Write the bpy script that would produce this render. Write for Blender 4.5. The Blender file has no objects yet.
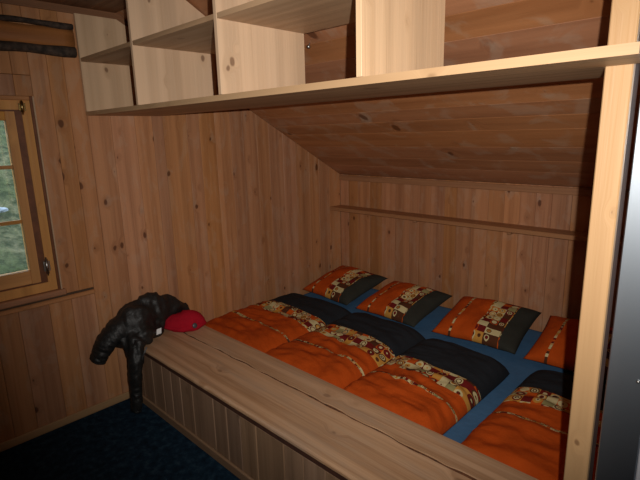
import bpy, bmesh, math, random
from mathutils import Vector, Matrix, noise

scene = bpy.context.scene
COL = scene.collection
rng = random.Random(7)

# ------------------------------------------------------------------ camera
CAM = Vector((3.126, 0.0, 1.8))
ROT = Matrix(((0.72053146, -0.1346587, 0.68022162),
              (0.69297539, 0.17504438, -0.69938871),
              (-0.0248902, 0.97530841, 0.21944015)))
cd = bpy.data.cameras.new('camera')
cd.sensor_width = 36.0
cd.lens = 475.27 / 640 * 36.0
cd.clip_start = 0.02
cam = bpy.data.objects.new('camera', cd)
cam.matrix_world = Matrix.Translation(CAM) @ ROT.to_4x4()
COL.objects.link(cam)
scene.camera = cam

# ------------------------------------------------------------------ light
world = bpy.data.worlds.new('world')
scene.world = world
world.use_nodes = True
wb = world.node_tree.nodes['Background']
wb.inputs['Color'].default_value = (0.80, 0.90, 1.0, 1)
wb.inputs['Strength'].default_value = 2.1

# the compact camera's own flash, just beside and above the lens
fl = bpy.data.lights.new('camera_flash', 'SPOT')
fl.energy = 205
fl.color = (1.0, 0.95, 0.89)
fl.spot_size = math.radians(98)
fl.spot_blend = 1.0
fl.shadow_soft_size = 0.007
fo = bpy.data.objects.new('camera_flash', fl)
fo.matrix_world = Matrix.Translation(CAM + ROT @ Vector((0.071, 0.045, -0.01))) @ (ROT @ Matrix.Rotation(math.radians(-3), 3, 'Y') @ Matrix.Rotation(math.radians(7), 3, 'X')).to_4x4()
COL.objects.link(fo)

vs = scene.view_settings
vs.view_transform = 'Standard'
vs.look = 'None'
vs.exposure = 0.0
vs.gamma = 1.0
vs.use_curve_mapping = False

# ------------------------------------------------------------------ node helper
class NT:
    def __init__(self, name):
        self.m = bpy.data.materials.new(name)
        self.m.use_nodes = True
        self.t = self.m.node_tree
        self.bsdf = self.t.nodes['Principled BSDF']
        self.out = self.t.nodes['Material Output']
    def n(self, kind, **kw):
        nd = self.t.nodes.new('ShaderNode' + kind)
        for k, v in kw.items():
            setattr(nd, k, v)
        return nd
    def put(self, sock, v):
        if isinstance(v, bpy.types.NodeSocket):
            self.t.links.new(v, sock)
        elif isinstance(v, (tuple, list)):
            sock.default_value = tuple(v) if len(v) != 3 or sock.type == 'VECTOR' else (*v, 1)
        else:
            sock.default_value = v
    def math(self, op, a, b=None, c=None, clamp=False):
        nd = self.n('Math', operation=op, use_clamp=clamp)
        self.put(nd.inputs[0], a)
        if b is not None: self.put(nd.inputs[1], b)
        if c is not None: self.put(nd.inputs[2], c)
        return nd.outputs[0]
    def vmath(self, op, a, b=None):
        nd = self.n('VectorMath', operation=op)
        self.put(nd.inputs[0], a)
        if b is not None: self.put(nd.inputs[1], b)
        return nd.outputs['Value' if op == 'LENGTH' else 'Vector']
    def xyz(self, x, y, z):
        nd = self.n('CombineXYZ')
        for i, v in enumerate((x, y, z)): self.put(nd.inputs[i], v)
        return nd.outputs[0]
    def mix(self, f, a, b, blend='MIX'):
        nd = self.n('Mix', data_type='RGBA', blend_type=blend)
        self.put(nd.inputs['Factor'], f)
        self.put(nd.inputs[6], a)
        self.put(nd.inputs[7], b)
        return nd.outputs[2]
    def ramp(self, f, stops, interp='LINEAR'):
        nd = self.n('ValToRGB')
        cr = nd.color_ramp
        cr.interpolation = interp
        while len(cr.elements) < len(stops): cr.elements.new(0.5)
        for e, (p, c) in zip(cr.elements, stops):
            e.position = p
            e.color = (*c, 1) if len(c) == 3 else c
        self.put(nd.inputs[0], f)
        return nd.outputs[0]
    def smooth(self, v, a, b, lo=0.0, hi=1.0):
        nd = self.n('MapRange', interpolation_type='SMOOTHSTEP')
        self.put(nd.inputs[0], v)
        nd.inputs[1].default_value = a; nd.inputs[2].default_value = b
        nd.inputs[3].default_value = lo; nd.inputs[4].default_value = hi
        return nd.outputs[0]
    def noise(self, vec, scale, detail=3.0, rough=0.55, dist=0.0):
        nd = self.n('TexNoise')
        self.put(nd.inputs['Vector'], vec)
        nd.inputs['Scale'].default_value = scale
        nd.inputs['Detail'].default_value = detail
        nd.inputs['Roughness'].default_value = rough
        nd.inputs['Distortion'].default_value = dist
        return nd.outputs['Fac']
    def bump(self, h, strength, dist=0.01):
        nd = self.n('Bump')
        nd.inputs['Strength'].default_value = strength
        nd.inputs['Distance'].default_value = dist
        self.put(nd.inputs['Height'], h)
        self.put(self.bsdf.inputs['Normal'], nd.outputs[0])

def srgb(r, g, b):
    return tuple((c / 255 / 12.92) if c / 255 <= 0.04045 else ((c / 255 + 0.055) / 1.055) ** 2.4 for c in (r, g, b))

def wood(name, base, dark, axis='Z', knots=0.9, rough=0.5, vary=0.22, grain=1.0, patch=0.0, knot_scale=4.5, weather=0.0, spec=0.35):
    """planed softwood: grain runs along `axis`; every board differs a little through its random offset"""
    t = NT(name)
    tc = t.n('TexCoord').outputs['Object']
    rnd = t.n('ObjectInfo').outputs['Random']
    sx = t.n('SeparateXYZ'); t.put(sx.inputs[0], tc)
    X, Y, Z = sx.outputs
    if axis == 'Z': u, v = Z, t.math('ADD', X, Y)
    elif axis == 'X': u, v = X, t.math('ADD', Y, Z)
    else: u, v = Y, t.math('ADD', X, Z)
    u = t.math('ADD', u, t.math('MULTIPLY', rnd, 37.0))
    v0 = t.math('ADD', v, t.math('MULTIPLY', rnd, 3.0))
    # knots
    vor = t.n('TexVoronoi', voronoi_dimensions='2D', feature='F1')
    wob = t.noise(t.xyz(t.math('MULTIPLY', u, 6.0), t.math('MULTIPLY', v0, 6.0), 0.0), 2.0, 2.0)
    t.put(vor.inputs['Vector'], t.xyz(t.math('ADD', t.math('MULTIPLY', u, 0.62), t.math('MULTIPLY', wob, 0.03)), v0, 0.0))
    vor.inputs['Scale'].default_value = knot_scale
    d = vor.outputs['Distance']
    cellr = t.n('SeparateColor'); t.put(cellr.inputs[0], vor.outputs['Color'])
    size = t.math('MULTIPLY_ADD', t.math('POWER', cellr.outputs[0], 2.2), 0.095, -0.010)
    kd = t.math('SUBTRACT', d, size)
    knot = t.smooth(t.math('ADD', kd, t.math('MULTIPLY_ADD', wob, 0.05, -0.025)), 0.016, -0.022)
    halo = t.smooth(kd, 0.16, 0.0)
    # grain, bending round the knots
    v1 = t.math('ADD', v0, t.math('MULTIPLY', halo, 0.035))
    g1 = t.noise(t.xyz(t.math('MULTIPLY', u, 0.9), t.math('MULTIPLY', v1, 26.0), 0.0), 1.0, 4.0, 0.6, 0.35)
    g2 = t.noise(t.xyz(t.math('MULTIPLY', u, 3.0), t.math('MULTIPLY', v1, 130.0), 0.0), 1.0, 2.0, 0.6)
    big = t.noise(t.xyz(t.math('MULTIPLY', u, 1.1), t.math('MULTIPLY', v0, 5.0), 1.7), 1.0, 2.0)
    g = t.math('ADD', t.math('MULTIPLY', g1, 0.75), t.math('MULTIPLY', g2, 0.25))
    g = t.smooth(g, 0.36, 0.68)
    colr = t.mix(t.math('MULTIPLY', g, 0.62 * grain), base, dark)
    colr = t.mix(t.smooth(big, 0.45, 0.75, 0.0, 0.3), colr, dark)
    st = t.noise(t.xyz(t.math('MULTIPLY', u, 0.22), t.math('MULTIPLY', v1, 15.0), 6.3), 1.0, 2.0, 0.5)
    colr = t.mix(t.smooth(st, 0.38, 0.64, 0.0, 0.42), colr, tuple(min(1, c * 1.38) for c in base))
    if weather:
        w = t.noise(t.xyz(t.math('MULTIPLY', u, 2.0), t.math('MULTIPLY', v0, 12.0), 4.0), 1.0, 4.0, 0.65)
        colr = t.mix(t.smooth(w, 0.45, 0.7, 0.0, weather), colr, (0.34, 0.29, 0.24))
    if patch:
        p = t.noise(t.xyz(t.math('MULTIPLY', u, 5.0), t.math('MULTIPLY', v0, 11.0), 9.0), 1.0, 3.0, 0.6, 0.6)
        pm = t.math('MULTIPLY', t.smooth(p, 0.51, 0.64), t.math('MULTIPLY_ADD', halo, 0.65, 0.35))
        colr = t.mix(t.math('MULTIPLY', pm, patch), colr, (0.52, 0.40, 0.29))
    if knots:
        colr = t.mix(t.math('MULTIPLY', halo, 0.28 * knots), colr, dark)
        colr = t.mix(t.math('MULTIPLY', knot, 0.85 * knots), colr, (dark[0] * 0.36, dark[1] * 0.30, dark[2] * 0.28))
    hs = t.n('HueSaturation')
    t.put(hs.inputs['Color'], colr)
    t.put(hs.inputs['Value'], t.math('MULTIPLY_ADD', rnd, 2 * vary, 1.0 - vary))
    r2 = t.math('FRACT', t.math('MULTIPLY', rnd, 17.31))
    t.put(hs.inputs['Saturation'], t.math('MULTIPLY_ADD', r2, 0.12, 0.94))
    t.put(hs.inputs['Hue'], t.math('MULTIPLY_ADD', r2, 0.005, 0.4975))
    t.put(t.bsdf.inputs['Base Color'], hs.outputs[0])
    t.put(t.bsdf.inputs['Roughness'], t.math('MULTIPLY_ADD', g, 0.15, rough - 0.06))
    t.bsdf.inputs['Specular IOR Level'].default_value = spec
    t.bump(t.math('ADD', g, t.math('MULTIPLY', knot, -0.6)), 0.16, 0.004)
    return t.m

def plain(name, colr, rough=0.5, metal=0.0, nscale=0, namt=0.2, bump=0.0, spec=0.5):
    t = NT(name)
    t.bsdf.inputs['Roughness'].default_value = rough
    t.bsdf.inputs['Metallic'].default_value = metal
    t.bsdf.inputs['Specular IOR Level'].default_value = spec
    if nscale:
        f = t.noise(t.n('TexCoord').outputs['Object'], nscale, 4.0)
        t.put(t.bsdf.inputs['Base Color'], t.mix(t.smooth(f, 0.3, 0.7), tuple(c * (1 - namt) for c in colr), tuple(min(1, c * (1 + namt)) for c in colr)))
        if bump: t.bump(f, bump, 0.005)
    else:
        t.bsdf.inputs['Base Color'].default_value = (*colr, 1)
    return t.m

def fabric(name, colr, wr=0.25):
    t = NT(name)
    tc = t.n('TexCoord').outputs['Object']
    f = t.noise(tc, 9.0, 3.0)
    weave = t.noise(tc, 420.0, 1.0)
    t.put(t.bsdf.inputs['Base Color'], t.mix(t.smooth(f, 0.3, 0.7), tuple(c * 0.88 for c in colr), colr))
    t.bsdf.inputs['Roughness'].default_value = 0.9
    t.bsdf.inputs['Specular IOR Level'].default_value = 0.15
    fold = t.noise(tc, 26.0, 3.0, 0.5, 0.4)
    t.bump(t.math('ADD', t.math('MULTIPLY', fold, wr), t.math('MULTIPLY', weave, 0.03)), 0.5, 0.02)
    return t.m

def retro(name, cell, circles=0.68):
    """printed cotton: a patchwork of squares with concentric rings (UV in metres)"""
    t = NT(name)
    uv = t.n('TexCoord').outputs['UV']
    sc = t.vmath('MULTIPLY', uv, (1 / cell, 1 / cell, 0))
    fl_ = t.vmath('FLOOR', sc)
    fr = t.vmath('SUBTRACT', t.vmath('FRACTION', sc), (0.5, 0.5, 0))
    wn = t.n('TexWhiteNoise', noise_dimensions='3D'); t.put(wn.inputs['Vector'], fl_)
    sep = t.n('SeparateColor'); t.put(sep.inputs[0], wn.outputs['Color'])
    r, g, b = sep.outputs[:3]
    cream, gold, maroon, orng, brown, sage = srgb(205, 190, 140), srgb(196, 140, 62), srgb(110, 28, 24), srgb(196, 84, 22), srgb(84, 48, 28), srgb(150, 140, 92)
    pal = lambda f: t.ramp(f, [(0.0, cream), (0.22, maroon), (0.42, gold), (0.6, brown), (0.74, orng), (0.9, sage)], 'CONSTANT')
    pal2 = lambda f: t.ramp(f, [(0.0, maroon), (0.2, cream), (0.5, gold), (0.68, cream), (0.84, brown)], 'CONSTANT')
    colr = pal(r)
    rad = t.vmath('LENGTH', fr)
    for lim, fac in ((0.46, g), (0.33, b), (0.22, t.math('FRACT', t.math('ADD', r, 0.43))), (0.10, t.math('FRACT', t.math('ADD', g, 0.31)))):
        inside = t.math('LESS_THAN', rad, lim)
        ok = t.math('LESS_THAN', t.math('FRACT', t.math('ADD', b, g)), circles)
        colr = t.mix(t.math('MULTIPLY', inside, ok), colr, pal2(fac))
    t.put(t.bsdf.inputs['Base Color'], colr)
    t.bsdf.inputs['Roughness'].default_value = 0.9
    t.bsdf.inputs['Specular IOR Level'].default_value = 0.15
    return t.m

M = {}
WALLB, WALLD = (0.46, 0.218, 0.100), (0.27, 0.105, 0.040)
M['wall'] = wood('wall_pine', WALLB, WALLD, 'Z', knots=1.0, vary=0.13, patch=0.42, knot_scale=5.2)
M['wall_y'] = wood('wall_pine_along', WALLB, WALLD, 'Y', knots=0.5, vary=0.08)
M['back'] = wood('back_pine', (0.44, 0.20, 0.090), (0.27, 0.10, 0.038), 'Z', knots=1.0, vary=0.13, patch=0.42, knot_scale=5.2)
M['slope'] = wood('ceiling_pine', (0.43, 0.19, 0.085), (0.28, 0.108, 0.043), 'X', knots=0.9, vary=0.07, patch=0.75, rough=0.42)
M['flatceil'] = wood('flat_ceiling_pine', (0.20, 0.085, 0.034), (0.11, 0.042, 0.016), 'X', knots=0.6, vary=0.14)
M['pale_x'] = wood('pale_pine_x', (0.41, 0.265, 0.155), (0.33, 0.19, 0.098), 'X', knots=0.5, vary=0.04, grain=0.7, knot_scale=3.8)
M['pale_z'] = wood('pale_pine_z', (0.60, 0.41, 0.25), (0.49, 0.30, 0.155), 'Z', knots=0.9, vary=0.05, grain=0.6, knot_scale=5.5)
M['post'] = wood('post_pine', (0.46, 0.275, 0.125), (0.38, 0.20, 0.078), 'Z', knots=0.8, vary=0.03, grain=0.6, knot_scale=6.5)
M['old'] = plain('old_timber_and_shade', (0.06, 0.020, 0.010), 0.7, nscale=18, bump=0.2)  # also colours the painted shadow line under the bench seat
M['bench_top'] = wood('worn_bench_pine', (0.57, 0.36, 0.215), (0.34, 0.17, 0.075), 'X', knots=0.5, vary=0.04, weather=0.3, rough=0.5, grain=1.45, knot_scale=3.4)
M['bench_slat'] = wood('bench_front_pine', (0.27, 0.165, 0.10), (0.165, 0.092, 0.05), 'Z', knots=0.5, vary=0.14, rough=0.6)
M['bench_trim'] = wood('bench_skirting_pine', (0.30, 0.185, 0.10), (0.2, 0.11, 0.055), 'X', knots=0.2, vary=0.05)
M['trim_x'] = wood('trim_pine_x', (0.36, 0.17, 0.072), (0.24, 0.10, 0.04), 'X', knots=0.3, vary=0.06)
M['trim_y'] = wood('trim_pine_y', (0.36, 0.17, 0.072), (0.24, 0.10, 0.04), 'Y', knots=0.3, vary=0.06)
M['base_y'] = wood('skirting_pine_y', (0.42, 0.26, 0.13), (0.28, 0.15, 0.07), 'Y', knots=0.2, vary=0.05)
M['win_y'] = wood('window_pine_y', (0.66, 0.33, 0.10), (0.52, 0.22, 0.058), 'Y', knots=0.1, vary=0.06, rough=0.36)
M['win_z'] = wood('window_pine_z', (0.66, 0.33, 0.10), (0.52, 0.22, 0.058), 'Z', knots=0.1, vary=0.06, rough=0.36)
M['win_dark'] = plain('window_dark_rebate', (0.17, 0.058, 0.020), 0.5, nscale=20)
M['beam'] = wood('beam_pine', (0.36, 0.145, 0.05), (0.22, 0.08, 0.025), 'Y', knots=0.7, vary=0.02)
M['bark'] = plain('dark_bark', (0.055, 0.036, 0.025), 0.85, nscale=30, namt=0.6, bump=0.6)
M['trim_dark'] = wood('ceiling_trim_pine', (0.27, 0.125, 0.055), (0.18, 0.075, 0.03), 'Y', knots=0.3, vary=0.03)
M['torn'] = plain('torn_dark_wood', (0.13, 0.048, 0.018), 0.8, nscale=40, namt=0.5, bump=0.5)
M['brass'] = plain('aged_brass', (0.42, 0.30, 0.12), 0.35, 1.0)
M['steel'] = plain('dull_steel', (0.45, 0.44, 0.42), 0.35, 1.0)
M['orange'] = fabric('orange_cotton', (0.50, 0.072, 0.006), 0.4)
M['charcoal'] = fabric('charcoal_cotton', (0.020, 0.023, 0.028))
M['olive'] = fabric('dark_olive_cotton', (0.034, 0.034, 0.027))
M['blue'] = fabric('blue_sheet', (0.070, 0.175, 0.33), 0.3)
M['retro'] = retro('retro_circle_print', 0.052)
M['retro_small'] = retro('retro_stripe_print', 0.017, 0.5)
M['red'] = fabric('red_wool', (0.42, 0.008, 0.022), 0.5)
M['patch'] = plain('grey_patch', (0.10, 0.10, 0.11), 0.5, 0.3)
M['zip'] = plain('zip_metal', (0.30, 0.30, 0.30), 0.35, 1.0)
M['white'] = plain('white_label', (0.75, 0.75, 0.75), 0.7)
M['lining'] = plain('jacket_lining', (0.010, 0.010, 0.011), 0.8)
M['panel'] = plain('black_lacquer', (0.010, 0.012, 0.016), 0.40, 0.0, spec=1.0)
M['panel'].node_tree.nodes['Principled BSDF'].inputs['IOR'].default_value = 3.0
M['panel'].node_tree.nodes['Principled BSDF'].inputs['Specular Tint'].default_value = (0.8, 0.9, 1.0, 1)
M['palestrip'] = plain('pale_grey_strip', (0.62, 0.63, 0.68), 0.4)
M['backing'] = plain('backing_board', (0.10, 0.055, 0.028), 0.8, nscale=10)
M['platform'] = wood('platform_boards', (0.30, 0.19, 0.1), (0.2, 0.11, 0.06), 'X')

def leather():
    t = NT('black_leather')
    tc = t.n('TexCoord').outputs['Object']
    f = t.noise(tc, 16.0, 4.0, 0.6, 0.8)
    fine = t.noise(tc, 160.0, 2.0)
    t.put(t.bsdf.inputs['Base Color'], t.mix(f, (0.008, 0.008, 0.008), (0.020, 0.019, 0.018)))
    t.put(t.bsdf.inputs['Roughness'], t.math('MULTIPLY_ADD', f, 0.22, 0.40))
    t.bump(t.math('ADD', f, t.math('MULTIPLY', fine, 0.12)), 0.4, 0.02)
    return t.m
M['leather'] = leather()

def carpet():
    t = NT('dark_blue_carpet')
    tc = t.n('TexCoord').outputs['Object']
    f = t.noise(tc, 22.0, 4.0, 0.65)
    fine = t.noise(tc, 260.0, 2.0)
    c = t.ramp(f, [(0.3, (0.005, 0.014, 0.026)), (0.52, (0.011, 0.031, 0.056)), (0.68, (0.026, 0.058, 0.09))])
    t.put(t.bsdf.inputs['Base Color'], c)
    t.bsdf.inputs['Roughness'].default_value = 0.95
    t.bsdf.inputs['Specular IOR Level'].default_value = 0.1
    t.bump(fine, 0.5, 0.004)
    return t.m
M['carpet'] = carpet()

def grass():
    t = NT('alpine_meadow')
    tc = t.n('TexCoord').outputs['Object']
    f = t.noise(tc, 0.9, 6.0, 0.7)
    f2 = t.noise(tc, 6.0, 5.0, 0.7)
    c = t.ramp(f, [(0.3, (0.06, 0.10, 0.03)), (0.5, (0.15, 0.18, 0.08)), (0.68, (0.30, 0.27, 0.17))])
    t.put(t.bsdf.inputs['Base Color'], t.mix(t.smooth(f2, 0.35, 0.65), tuple(x * 0.5 for x in (0.10, 0.14, 0.06)), c))
    t.bsdf.inputs['Roughness'].default_value = 1.0
    t.bump(f2, 1.0, 0.2)
    return t.m
M['grass'] = grass()
M['rock'] = plain('pale_rock', (0.40, 0.46, 0.56), 0.9, nscale=5, bump=0.5)

def glass():
    t = NT('window_glass')
    tr = t.n('BsdfTransparent'); tr.inputs[0].default_value = (0.93, 0.96, 0.95, 1)
    gl = t.n('BsdfGlossy'); gl.inputs['Roughness'].default_value = 0.02
    fr = t.n('Fresnel'); fr.inputs[0].default_value = 1.45
    mx = t.n('MixShader')
    t.t.links.new(fr.outputs[0], mx.inputs[0]); t.t.links.new(tr.outputs[0], mx.inputs[1]); t.t.links.new(gl.outputs[0], mx.inputs[2])
    t.t.links.new(mx.outputs[0], t.out.inputs[0])
    return t.m
M['glass'] = glass()

# ------------------------------------------------------------------ geometry helpers
def link(name, me, mat, parent=None, smooth=False):
    o = bpy.data.objects.new(name, me)
    if mat is not None and not me.materials: me.materials.append(mat)
    if smooth:
        for p in me.polygons: p.use_smooth = True
    COL.objects.link(o)
    o.parent = parent
    return o

def from_bm(name, bm, mat, parent=None, smooth=False):
    bmesh.ops.recalc_face_normals(bm, faces=bm.faces[:])
    me = bpy.data.meshes.new(name); bm.to_mesh(me); bm.free()
    return link(name, me, mat, parent, smooth)

def thing(name, label, cat, loc=(0, 0, 0), group=None, rot=(0, 0, 0)):
    o = bpy.data.objects.new(name, None)
    o.empty_display_size = 0.1
    COL.objects.link(o)
    o.location = loc; o.rotation_euler = rot
    tag(o, label, cat, group)
    return o

def tag(o, label, cat, group=None):
    o['label'] = label; o['category'] = cat
    if group: o['group'] = group
    return o

def struct(o, label, cat):
    o['kind'] = 'structure'
    return tag(o, label, cat)

def off(parent):
    return Vector(parent.location) if parent is not None else Vector((0, 0, 0))

def inset(pts, d):
    n = len(pts)
    area = sum(pts[i][0] * pts[(i + 1) % n][1] - pts[(i + 1) % n][0] * pts[i][1] for i in range(n))
    s = 1 if area > 0 else -1
    out = []
    for i in range(n):
        p0, p1, p2 = Vector(pts[i - 1]), Vector(pts[i]), Vector(pts[(i + 1) % n])
        a = (p1 - p0).normalized(); b = (p2 - p1).normalized()
        na = Vector((-a.y, a.x)) * s; nb = Vector((-b.y, b.x)) * s
        k = 1 + na.dot(nb)
        out.append(p1 + (na + nb) * (d / max(k, 0.2)))
    return out

def prism(name, pts, O, U, V, N, t, mat, parent=None, ch=0.002):
    """a board: outline pts in the plane O+u*U+v*V, thickness t towards N, chamfered on the seen side"""
    O, U, V, N = Vector(O), Vector(U), Vector(V), Vector(N)
    O = O - off(parent)
    bm = bmesh.new()
    rings = []
    lv = [(0.0, pts), (t - ch, pts), (t, inset(pts, ch))] if ch else [(0.0, pts), (t, pts)]
    for hgt, ps in lv:
        rings.append([bm.verts.new(O + U * p[0] + V * p[1] + N * hgt) for p in ps])
    n = len(pts)
    bm.faces.new(rings[0][::-1]); bm.faces.new(rings[-1])
    for a, b in zip(rings[:-1], rings[1:]):
        for i in range(n):
            bm.faces.new((a[i], a[(i + 1) % n], b[(i + 1) % n], b[i]))
    return from_bm(name, bm, mat, parent)

def box(name, lo, hi, mat, parent=None, bev=0.003, seg=1):
    o = off(parent)
    bm = bmesh.new()
    bmesh.ops.create_cube(bm, size=1)
    for v in bm.verts:
        v.co = Vector([(lo[i] + hi[i]) / 2 + v.co[i] * (hi[i] - lo[i]) for i in range(3)]) - o
    if bev:
        bmesh.ops.bevel(bm, geom=bm.edges[:], offset=bev, segments=seg, affect='EDGES', profile=0.6)
    return from_bm(name, bm, mat, parent, False)

def boxes(name, lst, mat, parent=None):
    o = off(parent)
    bm = bmesh.new()
    for lo, hi in lst:
        r = bmesh.ops.create_cube(bm, size=1)
        for v in r['verts']:
            v.co = Vector([(lo[i] + hi[i]) / 2 + v.co[i] * (hi[i] - lo[i]) for i in range(3)]) - o
    return from_bm(name, bm, mat, parent)

def cyl(name, a, b, r, mat, parent=None, seg=14):
    o = off(parent)
    a, b = Vector(a) - o, Vector(b) - o
    d = b - a
    bm = bmesh.new()
    bmesh.ops.create_cone(bm, cap_ends=True, segments=seg, radius1=r, radius2=r, depth=d.length)
    q = d.to_track_quat('Z', 'Y').to_matrix().to_4x4()
    bmesh.ops.transform(bm, matrix=Matrix.Translation((a + b) / 2) @ q, verts=bm.verts[:])
    return from_bm(name, bm, mat, parent, True)

# ------------------------------------------------------------------ dimensions
YB = 3.52                      # back wall
ZC = 2.558                     # flat ceiling
K = 0.5533                     # pitch of the sloping ceiling
def zslope(y): return 1.402 + K * (YB - y)
YK = YB - (ZC - 1.402) / K     # where slope meets flat ceiling
def ztop(y): return min(ZC, zslope(y))
YR, XR = -1.3, 4.3             # rear and right limits of the room
WY0, WY1, WZ0, WZ1 = -0.36, 0.905, 0.90, 2.045   # window opening incl. frame

# ------------------------------------------------------------------ floor, ceiling, walls
fl_o = box('floor', (-0.12, YR - 0.1, -0.1), (XR + 0.1, YB + 0.1, 0.0), M['carpet'], bev=0)
struct(fl_o, 'dark blue carpet on the floor in front of the bench', 'floor')

wl = boxes('wall_left', [((-0.13, YR, 0), (-0.021, WY0, 2.6)), ((-0.13, WY1, 0), (-0.021, YB + 0.1, 2.6)),
                         ((-0.13, WY0, 0), (-0.021, WY1, WZ0)), ((-0.13, WY0, WZ1), (-0.021, WY1, 2.6))], M['backing'])
struct(wl, 'left wall of vertical knotty pine boards with the window', 'wall')
LX = dict(O=(-0.02, 0, 0), U=(0, 1, 0), V=(0, 0, 1), N=(1, 0, 0), t=0.02)
G = 0.0007
def vplank(y0, y1, z0, z1=None):
    a, b = y0 + G, y1 - G
    if z1 is None:
        pts = [(a, z0), (b, z0), (b, ztop(b))]
        if a < YK < b: pts.append((YK, ZC))
        pts.append((a, ztop(a)))
    else:
        pts = [(a, z0), (b, z0), (b, z1), (a, z1)]
    prism('plank', pts, mat=M['wall'], parent=wl, ch=0.0016, **LX)
MZ0, MZ1 = 0.82, 0.86           # the moulding under the window
seams = [1.09, 1.187, 1.328, 1.485, 1.609, 1.685, 1.87, 1.973, 2.107, 2.249, 2.36, 2.503, 2.63, 2.784, 2.93, 3.094, 3.22, 3.36, YB]
for a, b in zip(seams[:-1], seams[1:]): vplank(a, b, 0.0)
vplank(WY1, 1.0, MZ1); vplank(1.0, 1.09, MZ1)
y = 1.09
while y > YR:
    w = rng.uniform(0.12, 0.19); a = max(YR, y - w)
    vplank(a, y, 0.0, MZ0)
    if y <= WY1 + 0.2 and a < WY1:
        vplank(a, min(y, WY1), WZ1, 2.158)
        vplank(a, min(y, WY1), 2.160, ZC)
    y = a
y = WY0
while y > YR:
    w = rng.uniform(0.12, 0.18); a = max(YR, y - w); vplank(a, y, MZ1, WZ1); y = a

wb_ = boxes('wall_back', [((-0.02, YB + 0.02, 0), (2.97, YB + 0.1, 1.5))], M['backing'])
struct(wb_, 'low back wall of vertical pine boards behind the pillows', 'wall')
xs = [0.0, 0.105, 0.227, 0.37, 0.51, 0.66, 0.814, 0.91, 1.022, 1.15, 1.262, 1.39, 1.527, 1.65, 1.769, 1.88, 1.99, 2.12, 2.26, 2.4, 2.53, 2.67, 2.81, 2.95]
for a, b in zip(xs[:-1], xs[1:]):
    prism('plank', [(a + G, 0), (b - G, 0), (b - G, 1.40), (a + G, 1.40)], (0, YB + 0.02, 0), (1, 0, 0), (0, 0, 1), (0, -1, 0), 0.02, M['back'], wb_, 0.0016)

cs = bpy.data.meshes.new('ceiling')
bm = bmesh.new()
for t_ in (0.03, 0.12):
    for (yy, zz) in ((YB + 0.1, zslope(YB + 0.1)), (YK, ZC), (YR, ZC)):
        for xx in (-0.02, XR):
            bm.verts.new((xx, yy, zz + t_))
bm.verts.ensure_lookup_table()
v = bm.verts
for i in (0, 6):
    bm.faces.new((v[i], v[i + 1], v[i + 3], v[i + 2])); bm.faces.new((v[i + 2], v[i + 3], v[i + 5], v[i + 4]))
for a, b in ((0, 1), (1, 3), (3, 5), (5, 4), (4, 2), (2, 0)):
    bm.faces.new((v[a], v[b], v[b + 6], v[a + 6]))
ceil = from_bm('ceiling', bm, M['backing'])
struct(ceil, 'dark pine ceiling sloping down over the beds', 'ceiling')
# sloping boards run along X
sl = math.hypot(1, K)
SU, SV, SN = Vector((1, 0, 0)), Vector((0, -1, K)) / sl, Vector((0, -K, -1)) / sl
sy = [3.52, 3.33, 3.18, 3.01, 2.82, 2.69, 2.57, 2.41, 2.25, 2.09, 1.95, 1.80, 1.64, YK]
for a, b in zip(sy[:-1], sy[1:]):
    u0, u1 = (YB - a) * sl, (YB - b) * sl
    Ov = Vector((0, YB, 1.402)) - SN * 0.02
    prism('plank', [(0.0, u0 + G), (3.0, u0 + G), (3.0, u1 - G), (0.0, u1 - G)], Ov, SU, SV, SN, 0.02, M['slope'], ceil, 0.0012)
    if a < 2.0:
        prism('plank', [(3.002, u0 + G), (XR, u0 + G), (XR, u1 - G), (3.002, u1 - G)], Ov, SU, SV, SN, 0.02, M['slope'], ceil, 0.0012)
y = YK
while y > YR:
    a = max(YR, y - 0.16)
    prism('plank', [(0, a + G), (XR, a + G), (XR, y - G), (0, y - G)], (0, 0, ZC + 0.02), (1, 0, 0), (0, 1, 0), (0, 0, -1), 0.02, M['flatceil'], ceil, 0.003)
    y = a

wr = box('wall_right', (XR, YR, 0), (XR + 0.1, YB, 2.6), M['wall'], bev=0)
struct(wr, 'plain pine wall on the right side of the room', 'wall')
wf = box('wall_front', (-0.1, YR - 0.1, 0), (XR, YR, 2.6), M['wall'], bev=0)
struct(wf, 'plain pine wall facing the beds across the room', 'wall')
wa = box('wall_alcove', (2.955, 1.55, 0), (3.03, YB + 0.02, 2.45), M['back'], bev=0)
struct(wa, 'pine partition closing the end of the bed alcove', 'wall')
wp = box('wall_partition', (3.03, 1.50, 0), (XR, 1.58, ZC), M['wall'], bev=0)
struct(wp, 'pine partition beside the black panel', 'wall')

# trims
tr = box('baseboard_left', (0.0, YR, 0.0), (0.016, 1.28, 0.052), M['base_y'], bev=0.004)
struct(tr, 'narrow pale skirting along the foot of the left wall', 'skirting')
tr = box('trim_1', (0.0, YR, MZ0), (0.022, 1.09, MZ1 - 0.012), M['wall_y'], bev=0.006)
struct(tr, 'worn horizontal moulding on the wall below the window', 'trim')
tr = box('trim_2', (0.0, YB - 0.018, 1.345), (2.95, YB, 1.392), M['trim_x'], bev=0.004)
struct(tr, 'pine strip where back wall meets sloping ceiling', 'trim')
tr = prism('trim_3', [(YR, ZC - 0.038), (YR, ZC), (YK, ZC), (1.85, zslope(1.85)), (1.85, zslope(1.85) - 0.042), (YK - 0.018, ZC - 0.038)][::-1],
           (0, 0, 0), (0, 1, 0), (0, 0, 1), (1, 0, 0), 0.014, M['trim_dark'], None, 0)
struct(tr, 'pine strip where left wall meets the ceiling', 'trim')

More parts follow.
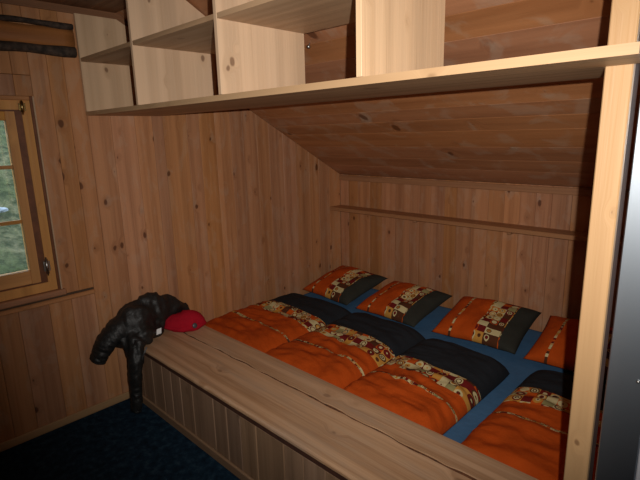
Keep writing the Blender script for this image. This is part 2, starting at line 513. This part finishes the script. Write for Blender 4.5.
# ------------------------------------------------------------------ window
wi = boxes('window_1', [((-0.11, WY0, WZ0), (-0.005, WY0 + 0.07, WZ1)), ((-0.11, 0.835, WZ0), (-0.005, WY1 - 0.022, WZ1 - 0.022)),
                        ((-0.11, WY0 + 0.07, WZ1 - 0.075), (-0.005, 0.835, WZ1 - 0.022)), ((-0.11, WY0 + 0.07, WZ0), (-0.005, 0.835, 0.955))], M['win_z'])
struct(wi, 'orange pine casement window with small panes onto a meadow', 'window')
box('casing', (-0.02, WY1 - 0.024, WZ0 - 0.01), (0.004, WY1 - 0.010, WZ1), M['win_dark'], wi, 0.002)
box('casing_bead', (-0.02, WY1 - 0.0095, WZ0 - 0.01), (0.012, WY1 - 0.001, WZ1), M['pale_z'], wi, 0.003)
box('casing', (-0.02, WY0 - 0.02, WZ1 - 0.024), (0.010, WY1 - 0.024, WZ1), M['wall_y'], wi, 0.004)
box('sill', (-0.02, WY0 - 0.05, 0.862), (0.030, WY1 + 0.015, 0.898), M['wall_y'], wi, 0.006)
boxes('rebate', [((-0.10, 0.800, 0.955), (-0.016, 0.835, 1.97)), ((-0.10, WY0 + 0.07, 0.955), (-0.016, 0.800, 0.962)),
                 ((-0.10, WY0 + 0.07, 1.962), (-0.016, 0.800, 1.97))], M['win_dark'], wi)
sash = boxes('sash', [((-0.06, 0.752, 0.963), (-0.012, 0.799, 1.961)), ((-0.06, 0.235, 0.963), (-0.012, 0.285, 1.961))], M['win_z'], wi)
box('sash_rail', (-0.06, 0.285, 0.963), (-0.012, 0.752, 1.045), M['win_y'], sash, 0.003)
box('sash_rail', (-0.06, 0.285, 1.912), (-0.012, 0.752, 1.961), M['win_y'], sash, 0.003)
for z in (1.34, 1.655):
    box('glazing_bar', (-0.048, 0.285, z - 0.010), (-0.018, 0.752, z + 0.010), M['win_y'], sash, 0.003)
for z0, z1 in ((1.045, 1.33), (1.35, 1.645), (1.665, 1.912)):
    box('pane', (-0.036, 0.285, z0), (-0.032, 0.752, z1), M['glass'], sash, 0)
sash2 = boxes('sash', [((-0.06, 0.18, 0.963), (-0.012, 0.233, 1.961)), ((-0.06, WY0 + 0.072, 0.963), (-0.012, WY0 + 0.12, 1.961))], M['win_z'], wi)
box('sash_rail', (-0.06, WY0 + 0.12, 0.963), (-0.012, 0.18, 1.045), M['win_y'], sash2, 0.003)
box('sash_rail', (-0.06, WY0 + 0.12, 1.912), (-0.012, 0.18, 1.961), M['win_y'], sash2, 0.003)
for z in (1.34, 1.655):
    box('glazing_bar', (-0.048, WY0 + 0.12, z - 0.010), (-0.018, 0.18, z + 0.010), M['win_y'], sash2, 0.003)
for z0, z1 in ((1.045, 1.33), (1.35, 1.645), (1.665, 1.912)):
    box('pane', (-0.036, WY0 + 0.12, z0), (-0.032, 0.18, z1), M['glass'], sash2, 0)
# hinges
for zc, mt, hh in ((1.985, 'brass', 0.030), (1.055, 'steel', 0.045)):
    hg = cyl('hinge', (0.004, 0.838, zc - hh), (0.004, 0.838, zc + hh), 0.009, M[mt], wi)
    box('hinge_leaf', (-0.012, 0.822, zc - hh * 0.7), (-0.002, 0.858, zc + hh * 0.7), M[mt], hg, 0.001)
    cyl('hinge_pin', (0.004, 0.838, zc - hh - 0.012), (0.004, 0.838, zc + hh + 0.012), 0.0045, M[mt], hg)

# outside: rising meadow
bm = bmesh.new()
NX, NY = 40, 40
gr = []
for i in range(NX + 1):
    row = []
    for j in range(NY + 1):
        x = -0.5 - 34 * (i / NX) ** 1.5; y = -14 + 40 * j / NY
        z = -0.6 + 0.42 * (-x - 0.5) + 0.35 * noise.noise(Vector((x * 0.5, y * 0.5, 0.3))) * min(1, -x * 0.2)
        row.append(bm.verts.new((x, y, z)))
    gr.append(row)
for i in range(NX):
    for j in range(NY):
        bm.faces.new((gr[i][j], gr[i + 1][j], gr[i + 1][j + 1], gr[i][j + 1]))
hill = from_bm('meadow', bm, M['grass'], None, True)
hill['kind'] = 'structure'; tag(hill, 'green meadow slope rising outside the window', 'meadow')
bm = bmesh.new()
bmesh.ops.create_icosphere(bm, subdivisions=3, radius=1)
for v in bm.verts:
    k = 1 + 0.35 * noise.noise(v.co * 1.7)
    v.co = Vector((v.co.x * 0.10, v.co.y * 0.075, v.co.z * 0.035)) * k + Vector((-4.0, 1.485, 0.945))
tag(from_bm('rock', bm, M['rock'], None, True), 'pale rock lying in the meadow outside the window', 'rock')

# ------------------------------------------------------------------ old log beam on the left wall
def wavy(name, y0, y1, zlo, zhi, x0, x1, amp, seed, mat, parent):
    bm = bmesh.new()
    n = 40
    secs = []
    for i in range(n + 1):
        yy = y0 + (y1 - y0) * i / n
        a = zlo + amp * noise.noise(Vector((yy * 5, seed, 0)))
        b = zhi + amp * noise.noise(Vector((yy * 5, seed, 9)))
        bulge = 0.3 * amp * noise.noise(Vector((yy * 8, seed, 4)))
        c = (a + b) / 2
        pr = [(x0, a), (x1 * 0.6, a), (x1 + bulge, a + (b - a) * 0.25), (x1 + bulge, a + (b - a) * 0.75), (x1 * 0.6, b), (x0, b)]
        secs.append([bm.verts.new((p[0], yy, p[1])) for p in pr])
    for s0, s1 in zip(secs[:-1], secs[1:]):
        for k in range(6):
            bm.faces.new((s0[k], s0[(k + 1) % 6], s1[(k + 1) % 6], s1[k]))
    bm.faces.new(secs[0]); bm.faces.new(secs[-1][::-1])
    return from_bm(name, bm, mat, parent, True)
bt = thing('wall_beam', 'rough timber beam with dark bark edges on the wall above the window', 'beam', (0, 0, 0))
wavy('timber', YR, 1.160, 2.318, 2.428, 0.001, 0.030, 0.005, 1.0, M['beam'], bt)
wavy('bark_strip', YR, 1.160, 2.276, 2.326, 0.001, 0.040, 0.014, 2.0, M['bark'], bt)
wavy('bark_strip', YR, 1.160, 2.428, 2.458, 0.001, 0.036, 0.016, 3.0, M['bark'], bt)

# ------------------------------------------------------------------ hanging shelf unit
SF, SB = 1.1755, 1.655
sh = thing('wall_shelf', 'pale pine open shelf unit hanging above the bench', 'shelf', (0.015, SF, 1.94))
def shelf_panel(name, x0, x1, z0):
    gp = 0.045 if x0 < 0.1 else 0.010
    zt = ZC - (0.040 if x0 < 0.1 else 0.004)
    yk = YB - (zt + gp - 1.402) / K
    pts = [(SF, z0), (SB, z0), (SB, zslope(SB) - gp), (yk, zt), (SF, zt)]
    o = prism(name, pts, (x0, 0, 0), (0, 1, 0), (0, 0, 1), (1, 0, 0), x1 - x0, M['pale_z'], sh, 0.001)
    return o
bm_pts = [(0.016, SF), (2.888, SF), (2.888, 1.355), (2.779, 1.355), (2.779, SB), (0.016, SB)]
prism('bottom_board', bm_pts, (0, 0, 1.9395), (1, 0, 0), (0, 1, 0), (0, 0, 1), 0.023, M['pale_x'], sh, 0)
shelf_panel('side_panel', 0.016, 0.034, 1.9635)
dv = [0.705, 1.437, 2.165]
for x in dv: shelf_panel('divider', x - 0.010, x + 0.010, 1.9635)
prev = 0.034
for x in dv:
    prism('shelf_board', [(prev + 0.0008, SF + 0.002), (x - 0.0108, SF + 0.002), (x - 0.0108, SB), (prev + 0.0008, SB)], (0, 0, 2.250), (1, 0, 0), (0, 1, 0), (0, 0, 1), 0.020, M['pale_x'], sh, 0)
    prev = x + 0.010
hk = thing('ceiling_screw', 'small shiny screw eye in the ceiling board beside the shelf divider', 'screw', (1.20, 1.93, 2.255))
bm = bmesh.new(); bmesh.ops.create_uvsphere(bm, u_segments=12, v_segments=8, radius=0.011)
from_bm('steel_bead', bm, M['steel'], hk, True)
cyl('screw_shank', (1.20, 1.93, 2.255), Vector((1.20, 1.93, 2.255)) - SN * 0.03, 0.004, M['steel'], hk)

# ------------------------------------------------------------------ post and black panel
po = thing('wooden_post', 'light pine post with dark back timber rising through the shelf end', 'post', (2.81, 1.36, 0.448))
box('facing_board', (2.783, 1.359, 0.448), (2.843, 1.382, ZC - 0.002), M['post'], po, 0.003)
box('back_timber', (2.786, 1.3825, 0.448), (2.841, 1.438, ZC - 0.002), M['old'], po, 0.002)

pn = thing('black_door', 'glossy black door panel with pale edge strip beside the pine post', 'door', (3.2, 1.46, 0))
box('leaf', (2.846, 1.445, 0.01), (2.944, 1.485, 2.42), M['panel'], pn, 0.003)
box('edge_strip', (2.9445, 1.443, 0.01), (2.985, 1.485, 2.42), M['palestrip'], pn, 0.003)
box('leaf', (2.9855, 1.445, 0.01), (3.68, 1.485, 2.42), M['panel'], pn, 0.003)
bm = bmesh.new(); bmesh.ops.create_uvsphere(bm, u_segments=12, v_segments=8, radius=0.005)
bmesh.ops.translate(bm, verts=bm.verts[:], vec=Vector((2.921, 1.444, 1.115)) - pn.location)
from_bm('steel_bead', bm, M['steel'], pn, True)  # steel bead added for the small bright dot on the leaf

# ------------------------------------------------------------------ bench
BY, BB, BZ, XE = 1.258, 1.748, 0.446, 2.844
be = thing('bench', 'long low pine bench with worn top in front of the beds', 'bench', (1.4, 1.5, 0.0))
def bench_board(y0, y1, front):
    bm = bmesh.new()
    n = 160
    secs = []
    for i in range(n + 1):
        x = 0.022 + (XE - 0.022) * i / n
        w = 0.0025 * noise.noise(Vector((x * 7, y0 * 9, 0)))
        tw = 0.010 * noise.noise(Vector((x * 5, 3.3, 0))) + 0.007 * noise.noise(Vector((x * 13, 3.3 if front else 7.7, 0)))
        if front: pr = [(y1, BZ - 0.028), (y0 + 0.006, BZ - 0.028), (y0 + w, BZ - 0.021), (y0 + w, BZ - 0.010), (y0 + 0.010 + w * 2, BZ - 0.001), (y0 + 0.02, BZ), (y1 - 0.003 + tw, BZ), (y1 + tw, BZ - 0.009)]
        else: pr = [(y1, BZ - 0.028), (y0, BZ - 0.028), (y0 + tw, BZ - 0.012), (y0 + 0.004 + abs(w) + tw, BZ), (y1 - 0.006, BZ), (y1, BZ - 0.005)]
        secs.append([bm.verts.new(Vector((x, p[0], p[1])) - be.location) for p in pr])
    m = len(secs[0])
    for s0, s1 in zip(secs[:-1], secs[1:]):
        for k in range(m): bm.faces.new((s0[k], s0[(k + 1) % m], s1[(k + 1) % m], s1[k]))
    bm.faces.new(secs[0]); bm.faces.new(secs[-1][::-1])
    return from_bm('seat_board', bm, M['bench_top'], be)
bench_board(BY, 1.569, True)
bench_board(1.577, BB, False)
bx = [0.022, 0.17, 0.315, 0.451, 0.56, 0.676, 0.81, 1.026, 1.15, 1.272, 1.405, 1.613, 1.747, 1.883, 2.05, 2.21, 2.36, 2.52, 2.68, XE]
for a, b in zip(bx[:-1], bx[1:]):
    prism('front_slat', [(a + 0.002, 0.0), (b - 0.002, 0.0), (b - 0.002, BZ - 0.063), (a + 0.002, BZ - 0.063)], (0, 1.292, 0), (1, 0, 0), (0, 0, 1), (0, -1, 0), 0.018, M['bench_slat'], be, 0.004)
box('skirting', (0.022, 1.258, 0.0), (XE, 1.2735, 0.055), M['bench_trim'], be, 0.004)
box('shadow_strip', (0.022, 1.2725, BZ - 0.0625), (XE, 1.2925, BZ - 0.0285), M['old'], be, 0)  # added strip, coloured dark as the shadow under the seat nosing
box('seam_strip', (0.03, 1.560, BZ - 0.020), (XE - 0.004, 1.592, BZ - 0.0045), M['torn'], be, 0)
box('front_frame', (0.022, 1.293, 0.0), (XE, 1.32, BZ - 0.03), M['old'], be, 0)
box('back_board', (0.022, BB - 0.03, 0.0), (XE, BB - 0.002, BZ - 0.03), M['bench_slat'], be, 0)

# ------------------------------------------------------------------ mattress
MT = 0.33
XE = 2.952
pf = thing('bed_platform', 'low board platform under the blue mattress', 'bed', (1.45, 2.6, 0))
box('platform_top', (0.022, BB + 0.004, 0.10), (XE, YB - 0.02, 0.13), M['platform'], pf, 0.002)
for x in (0.3, 1.4, 2.6):
    box('support', (x, BB + 0.02, 0.0), (x + 0.06, YB - 0.05, 0.0995), M['platform'], pf, 0.002)
bm = bmesh.new()
nx, ny = 90, 60
x0, x1, y0, y1 = 0.024, XE - 0.002, BB + 0.005, YB - 0.022
def grid_closed(bm, nx, ny, fn_top, fn_bot):
    T = [[bm.verts.new(fn_top(i / nx, j / ny)) for j in range(ny + 1)] for i in range(nx + 1)]
    B = [[bm.verts.new(fn_bot(i / nx, j / ny)) for j in range(ny + 1)] for i in range(nx + 1)]
    for i in range(nx):
        for j in range(ny):
            bm.faces.new((T[i][j], T[i + 1][j], T[i + 1][j + 1], T[i][j + 1]))
            bm.faces.new((B[i][j], B[i][j + 1], B[i + 1][j + 1], B[i + 1][j]))
    for i in range(nx):
        bm.faces.new((T[i][0], B[i][0], B[i + 1][0], T[i + 1][0])); bm.faces.new((T[i][ny], T[i + 1][ny], B[i + 1][ny], B[i][ny]))
    for j in range(ny):
        bm.faces.new((T[0][j], T[0][j + 1], B[0][j + 1], B[0][j])); bm.faces.new((T[nx][j], B[nx][j], B[nx][j + 1], T[nx][j + 1]))
def mtop(u, v):
    x = x0 + (x1 - x0) * u; y = y0 + (y1 - y0) * v
    e = min(u * (x1 - x0), (1 - u) * (x1 - x0), v * (y1 - y0), (1 - v) * (y1 - y0))
    z = MT - 0.02 * max(0, 1 - e / 0.04) ** 2
    z += 0.003 * noise.noise(Vector((x * 9, y * 3, 0))) - 0.006 * math.exp(-((x - 2.18) / 0.012) ** 2)
    return Vector((x, y, z))
grid_closed(bm, nx, ny, mtop, lambda u, v: Vector((x0 + (x1 - x0) * u, y0 + (y1 - y0) * v, 0.1305)))
tag(from_bm('mattress', bm, M['blue'], None, True), 'wide mattress under a blue sheet', 'mattress')

# ------------------------------------------------------------------ duvets
def strip_part(name, P, Q, us, vs, i0, i1, j0, j1, mat, parent):
    """part of a soft cover: top grid P, bottom grid Q, cut to the index window; UV in metres"""
    bm = bmesh.new()
    uvl = bm.loops.layers.uv.new('UVMap')
    def mk(Gd, flip):
        V = {(i, j): bm.verts.new(Gd[i][j]) for i in range(i0, i1 + 1) for j in range(j0, j1 + 1)}
        for i in range(i0, i1):
            for j in range(j0, j1):
                q = [(i, j), (i + 1, j), (i + 1, j + 1), (i, j + 1)]
                if flip: q = q[::-1]
                f = bm.faces.new([V[k] for k in q])
                for l, k in zip(f.loops, q): l[uvl].uv = (us[k[0]], vs[k[1]])
    mk(P, False); mk(Q, True)
    bmesh.ops.remove_doubles(bm, verts=bm.verts[:], dist=1e-5)
    me = bpy.data.meshes.new(name); bm.to_mesh(me); bm.free()
    return link(name, me, mat, parent, True)

def duvet(x0, x1, y0, y1, bands, label, seed, hgt=0.105, skew=0.0):
    """bands: y of stripe (lo,hi), print (lo,hi); charcoal beyond"""
    root = thing('duvet', label, 'duvet', ((x0 + x1) / 2, (y0 + y1) / 2, MT + 0.004), 'folded duvets on the beds')
    NXd = 64
    ks = sorted(set([y0, y1, *bands]))
    vs = [y0]; cut = {y0: 0}
    for a, b in zip(ks[:-1], ks[1:]):
        n = max(2, int((b - a) / 0.012))
        for k in range(1, n + 1): vs.append(a + (b - a) * k / n)
        cut[b] = len(vs) - 1
    us = [(x1 - x0) * 0.5 * (1 + math.sin(math.pi / 2 * (2 * i / NXd - 1))) for i in range(NXd + 1)]
    W, L = x1 - x0, y1 - y0
    P, Q = [], []
    for i in range(NXd + 1):
        pr, qr = [], []
        for j, yv in enumerate(vs):
            u = us[i] / W * 2 - 1; v = (yv - y0) / L * 2 - 1
            # rounded outline
            fu = max(0.0, 1 - abs(u) ** 5.0) ** 0.5
            fv = max(0.0, 1 - abs(v) ** 12) ** 0.5
            cx = us[i] - W / 2; cy = yv - (y0 + y1) / 2
            n1 = noise.noise(Vector((cx * 3.5 + seed, yv * 3.2, seed)))
            n2 = noise.noise(Vector((cx * 5 + seed * 3, (yv + 0.25 * cx * cx) * 16, seed)))
            n3 = noise.noise(Vector((cx * 12 + yv * 9 + seed, yv * 14 - cx * 6, seed)))
            n4 = noise.noise(Vector((cx * 4 + seed * 2, (yv + 0.12 * n1) * 30 + cx * 5, seed)))
            soft = 1.0 if yv < bands[-1] else 0.45
            z = (hgt + 0.016 * n1 + soft * (0.017 * n2 + 0.010 * n3 + 0.016 * (0.35 - abs(n4)))) * fu * fv
            z *= (1 if fu > 0 else 0)
            ex = 0.004 * noise.noise(Vector((yv * 4, seed, 2.0))) * u
            ey = 0.03 * noise.noise(Vector((cx * 3, seed, 5.0))) * (0.5 + 0.5 * v) + skew * cx * (0.5 + 0.5 * v)
            if i in (0, NXd): z = 0
            c = 1 - 0.02 * (abs(v) ** 8)
            pr.append(Vector((cx * c + ex, cy + ey, max(0.0, z))))
            qr.append(Vector((cx * c + ex, cy + ey, 0.0)))
        P.append(pr); Q.append(qr)
    for r in (P, Q):
        pass
    b = bands
    seq = [('orange_panel', y0, b[0], 'orange'), ('printed_stripe', b[0], b[1], 'retro_small'), ('orange_panel', b[1], b[2], 'orange'),
           ('printed_band', b[2], b[3], 'retro'), ('charcoal_panel', b[3], y1, 'charcoal')]
    for nm, a, c, mt in seq:
        strip_part(nm, P, Q, us, vs, 0, NXd, cut[a], cut[c], M[mt], root)
    return root
duvet(0.026, 0.797, 1.753, 2.79, (2.055, 2.075, 2.27, 2.45), 'orange and charcoal duvet against the boarded left wall', 1.3, 0.095)
duvet(0.803, 1.487, 1.753, 2.77, (2.030, 2.050, 2.19, 2.37), 'orange and charcoal duvet second from the left wall, between two others', 5.7, 0.108)
duvet(1.493, 2.100, 1.753, 2.72, (2.020, 2.040, 2.15, 2.31), 'orange and charcoal duvet beside the bare strip of blue sheet', 9.1, 0.108, -0.06)
duvet(2.205, 2.945, 1.753, 2.79, (2.130, 2.150, 2.28, 2.45), 'orange and charcoal duvet behind the pine post', 12.4, 0.100)

# ------------------------------------------------------------------ pillows
def pillow(loc, rz, tilt, label, seed, W=0.59, D=0.53, H=0.085):
    root = thing('pillow', label, 'pillow', loc, 'pillows along the back wall', (tilt, 0, rz))
    cuts = [0.0, 0.120, 0.137, 0.295, 0.475, W]
    us = [0.0]; idx = [0]
    for a, b in zip(cuts[:-1], cuts[1:]):
        n = max(2, int((b - a) / 0.014))
        for k in range(1, n + 1): us.append(a + (b - a) * k / n)
        idx.append(len(us) - 1)
    NV = 34
    vs = [D * j / NV for j in range(NV + 1)]
    P, Q = [], []
    for i, u_ in enumerate(us):
        pr, qr = [], []
        for j, v_ in enumerate(vs):
            u = u_ / W * 2 - 1; v = v_ / D * 2 - 1
            f = (max(0, 1 - abs(u) ** 3.0) * max(0, 1 - abs(v) ** 3.0)) ** 0.5
            px = 1 - 0.05 * (1 - u * u) * 0 ; 
            X = (W / 2) * u * (1 - 0.05 * (1 - v * v) ** 1)
            Y = (D / 2) * v * (1 - 0.06 * (1 - u * u) ** 1)
            n1 = noise.noise(Vector((X * 7 + seed, Y * 7, seed)))
            n2 = noise.noise(Vector((X * 22, Y * 12 + seed, seed)))
            t = (H + 0.016 * n1 + 0.007 * n2) * f
            curl = 0.012 * noise.noise(Vector((u * 1.3, v * 1.3, seed + 7)))
            pr.append(Vector((X, Y, curl + t)))
            qr.append(Vector((X, Y, curl - t * 0.55)))
        P.append(pr); Q.append(qr)
    seq = [('orange_panel', 'orange'), ('printed_stripe', 'retro_small'), ('orange_panel', 'orange'), ('printed_band', 'retro'), ('dark_flap', 'olive')]
    for (nm, mt), a, b in zip(seq, idx[:-1], idx[1:]):
        strip_part(nm, P, Q, us, vs, a, b, 0, NV, M[mt], root)
    return root
R = math.radians
pillow((0.400, 3.11, 0.455), R(-5), R(13), 'orange pillow in the corner against the left wall', 2.2)
pillow((1.050, 3.09, 0.440), R(-3), R(12), 'orange pillow second from the corner along the back wall', 4.9)
pillow((1.750, 3.10, 0.450), R(3), R(13), 'orange pillow behind the bare blue sheet, dark end towards the post', 7.3)
pillow((2.400, 3.11, 0.450), R(2), R(13), 'orange pillow partly hidden by the pine post', 11.1)

# ------------------------------------------------------------------ narrow shelf on the back wall
bs = thing('wall_ledge', 'narrow brown shelf board along the back wall above the pillows', 'shelf', (1.45, YB, 1.06))
box('ledge_board', (0.004, 3.355, 1.066), (2.945, YB - 0.001, 1.098), M['trim_x'], bs, 0.003)
for x in (0.9, 1.72, 2.5):
    box('bracket', (x, 3.44, 1.03), (x + 0.025, YB - 0.001, 1.0655), M['trim_x'], bs, 0.003)

# ------------------------------------------------------------------ leather jacket
JL = Vector((0.16, 1.40, BZ))
jk = thing('leather_jacket', 'black leather jacket dumped over the bench end by the wall', 'jacket', JL)
def blob(name, spheres, mat, fix, vox=0.012, amp=0.016, seed=0.0):
    bm = bmesh.new()
    for (x, y, z, rx, ry, rz) in spheres:
        r = bmesh.ops.create_icosphere(bm, subdivisions=3, radius=1.0)
        for v in r['verts']: v.co = Vector((v.co.x * rx + x, v.co.y * ry + y, v.co.z * rz + z))
    me = bpy.data.meshes.new(name + '_raw'); bm.to_mesh(me); bm.free()
    ob = bpy.data.objects.new(name, me); COL.objects.link(ob)
    md = ob.modifiers.new('r', 'REMESH'); md.mode = 'VOXEL'; md.voxel_size = vox
    ms = ob.modifiers.new('s', 'SMOOTH'); ms.iterations = 8; ms.factor = 0.6
    dg = bpy.context.evaluated_depsgraph_get()
    m2 = bpy.data.meshes.new_from_object(ob.evaluated_get(dg))
    ob.modifiers.clear(); ob.data = m2; bpy.data.meshes.remove(me)
    m2.name = name
    ns = [v.normal.copy() for v in m2.vertices]
    for v, n in zip(m2.vertices, ns):
        p = v.co
        q = Vector((p.x * 5, p.y * 5, p.z * 5))
        w = noise.noise_vector(q + Vector((seed, 0, 0))) * 0.6
        ridge = 1 - abs(noise.noise(Vector((p.x * 9 + p.y * 5 + w.x * 2.0, p.y * 6 - p.x * 4 + w.y * 1.6, p.z * 4 + w.z * 1.2 + seed)))) * 2.2
        ridge2 = 1 - abs(noise.noise(Vector((p.x * 24 + w.y * 3, p.y * 21, p.z * 13 + seed)))) * 2.0
        v.co = p + n * (amp * (ridge - 0.55) + amp * 0.35 * (ridge2 - 0.5))
    for v in m2.vertices:
        v.co = fix(v.co.copy()) - JL
    ob.parent = jk
    m2.materials.clear(); m2.materials.append(mat)
    for p in m2.polygons: p.use_smooth = True
    return ob
def rest(p):
    p.x = max(p.x, 0.020)
    if p.z < BZ + 0.003:
        if p.y > 1.29: p.z = BZ + 0.003
        else: p.y = min(p.y, 1.252)
    return p
blob('torso', [(.085, 1.41, .60, .080, .15, .150), (.11, 1.29, .575, .105, .13, .145), (.070, 1.53, .585, .055, .13, .115), (.050, 1.65, .545, .030, .09, .085),
               (.15, 1.30, .51, .11, .09, .085), (.10, 1.38, .48, .10, .09, .06), (.10, 1.18, .53, .085, .09, .10), (.19, 1.215, .46, .09, .05, .10),
               (.255, 1.235, .42, .045, .03, .085)], M['leather'], rest, seed=1.0, amp=0.020)

def sleeve(name, path, radii, seed, flat=0.8, amp=0.010):
    bm = bmesh.new()
    pts = [Vector(p) for p in path]
    N_, S_ = 44, 28
    def cat(t):
        n = len(pts) - 1; k = min(int(t * n), n - 1); f = t * n - k
        p0, p1, p2, p3 = pts[max(k - 1, 0)], pts[k], pts[k + 1], pts[min(k + 2, n)]
        a = 0.5 * ((2 * p1) + (p2 - p0) * f + (2 * p0 - 5 * p1 + 4 * p2 - p3) * f * f + (3 * p1 - p0 - 3 * p2 + p3) * f ** 3)
        r = radii[k] + (radii[k + 1] - radii[k]) * f
        return a, r
    rings = []
    for i in range(N_ + 1):
        t = i / N_
        c, r = cat(t); c2, _ = cat(min(1, t + 0.01)); c1, _ = cat(max(0, t - 0.01))
        d = (c2 - c1).normalized()
        s = d.cross(Vector((0, 1, 0.2))).normalized(); u = s.cross(d)
        ring = []
        for k in range(S_):
            a = 2 * math.pi * k / S_
            dirv = s * math.cos(a) + u * math.sin(a) * flat
            wr = 1 - abs(noise.noise(Vector((math.cos(a) * 1.3 + seed, math.sin(a) * 1.3, t * 13)))) * 2.2
            p = c + dirv * (r + amp * (wr - 0.5))
            p.x = max(p.x, 0.018); p.z = max(p.z, 0.004)
            ring.append(bm.verts.new(p - JL))
        rings.append(ring)
    # cuff lip turned inwards
    cN, rN = cat(1.0); dN = (cN - cat(0.97)[0]).normalized()
    ring = [bm.verts.new((v.co - (cN - JL)) * 0.78 + (cN - JL) - dN * 0.012) for v in rings[-1]]
    rings.append(ring)
    for r0, r1 in zip(rings[:-1], rings[1:]):
        for k in range(S_): bm.faces.new((r0[k], r0[(k + 1) % S_], r1[(k + 1) % S_], r1[k]))
    bm.faces.new(rings[0]); bm.faces.new(rings[-1][::-1])
    return from_bm(name, bm, M['leather'], jk, True)
sleeve('sleeve', [(.235, 1.245, .50), (.250, 1.205, .42), (.262, 1.185, .32), (.250, 1.180, .20), (.245, 1.178, .10), (.238, 1.170, .028)], [.055, .056, .052, .045, .042, .040], 3.0)
sl2 = sleeve('sleeve', [(.12, 1.27, .60), (.105, 1.17, .565), (.095, 1.09, .50), (.085, 1.045, .43), (.075, 1.028, .388)], [.085, .085, .074, .060, .054], 8.0, 0.85)
# collar and zip on the torso front
def ribbon(name, path, w, thick, mat, nrm=(1, -0.4, 0.5)):
    bm = bmesh.new(); secs = []
    for i, p in enumerate(path):
        p = Vector(p); a = Vector(path[max(i - 1, 0)]); b = Vector(path[min(i + 1, len(path) - 1)])
        d = (b - a).normalized(); n = Vector(nrm).normalized(); s = d.cross(n).normalized(); n = s.cross(d)
        secs.append([bm.verts.new(p + s * x * w / 2 + n * y * thick / 2 - JL) for x, y in ((-1, -1), (1, -1), (1, 1), (-1, 1))])
    for s0, s1 in zip(secs[:-1], secs[1:]):
        for k in range(4): bm.faces.new((s0[k], s0[(k + 1) % 4], s1[(k + 1) % 4], s1[k]))
    bm.faces.new(secs[0]); bm.faces.new(secs[-1][::-1])
    return from_bm(name, bm, mat, jk)
ribbon('zip', [(.315, 1.255, .475), (.312, 1.236, .44), (.303, 1.218, .40), (.295, 1.208, .36), (.288, 1.206, .335)], 0.009, 0.005, M['zip'], (1, -1, 0))
bm = bmesh.new()
LQ = [(0, 0), (.034, .004), (.040, .040), (.008, .036)]
lp = prism('care_label', LQ, (.222, 1.372, .492), (0.25, 0.95, 0.05), (-0.35, 0.1, 0.93), (0.93, -0.2, 0.33), 0.0025, M['white'], jk, 0)
bm.free()

# ------------------------------------------------------------------ red hat
HL = Vector((0.155, 1.612, BZ))
ht = thing('woolly_hat', 'red knitted hat lying on the bench beside the black jacket', 'hat', HL, None, (0, 0, R(42)))
def hat_mesh(brim):
    bm = bmesh.new()
    NU, NV2 = 48, 18
    rings = []
    for j in range(NV2 + 1):
        v = j / NV2
        if brim: ph = -0.95 + 0.85 * v
        else: ph = -0.75 + (math.pi / 2 + 0.75) * v
        ring = []
        for i in range(NU):
            a = 2 * math.pi * i / NU
            cr = max(0.0, math.cos(ph)) ** 0.7
            rx, ry, rz = 0.152, 0.092, 0.074
            if brim: rx += 0.005; ry += 0.005
            k = 1 + 0.12 * noise.noise(Vector((math.cos(a) * 2, math.sin(a) * 2, v * 2 + brim))) + 0.004 * math.sin(a * 60)
            z = math.sin(ph) * rz * (1 + 0.25 * math.cos(a + 0.6)) - 0.010 * math.exp(-((math.cos(a) * cr) ** 2) * 8) * (v > 0.5)
            ring.append(bm.verts.new((rx * cr * math.cos(a) * k, ry * cr * math.sin(a) * k, max(0.002, z + 0.056))))
        rings.append(ring)
    for r0, r1 in zip(rings[:-1], rings[1:]):
        for k in range(NU): bm.faces.new((r0[k], r0[(k + 1) % NU], r1[(k + 1) % NU], r1[k]))
    bm.faces.new(rings[0][::-1]); bm.faces.new(rings[-1])
    return bm
from_bm('crown', hat_mesh(0), M['red'], ht, True)
from_bm('brim', hat_mesh(1), M['red'], ht, True)
bm = bmesh.new()
bmesh.ops.create_cone(bm, cap_ends=True, segments=20, radius1=0.019, radius2=0.017, depth=0.006)
q = Vector((0.75, -0.6, 0.25)).to_track_quat('Z', 'Y').to_matrix().to_4x4()
bmesh.ops.transform(bm, matrix=Matrix.Translation((0.112, -0.080, 0.052)) @ q, verts=bm.verts[:])
from_bm('badge', bm, M['patch'], ht, True)
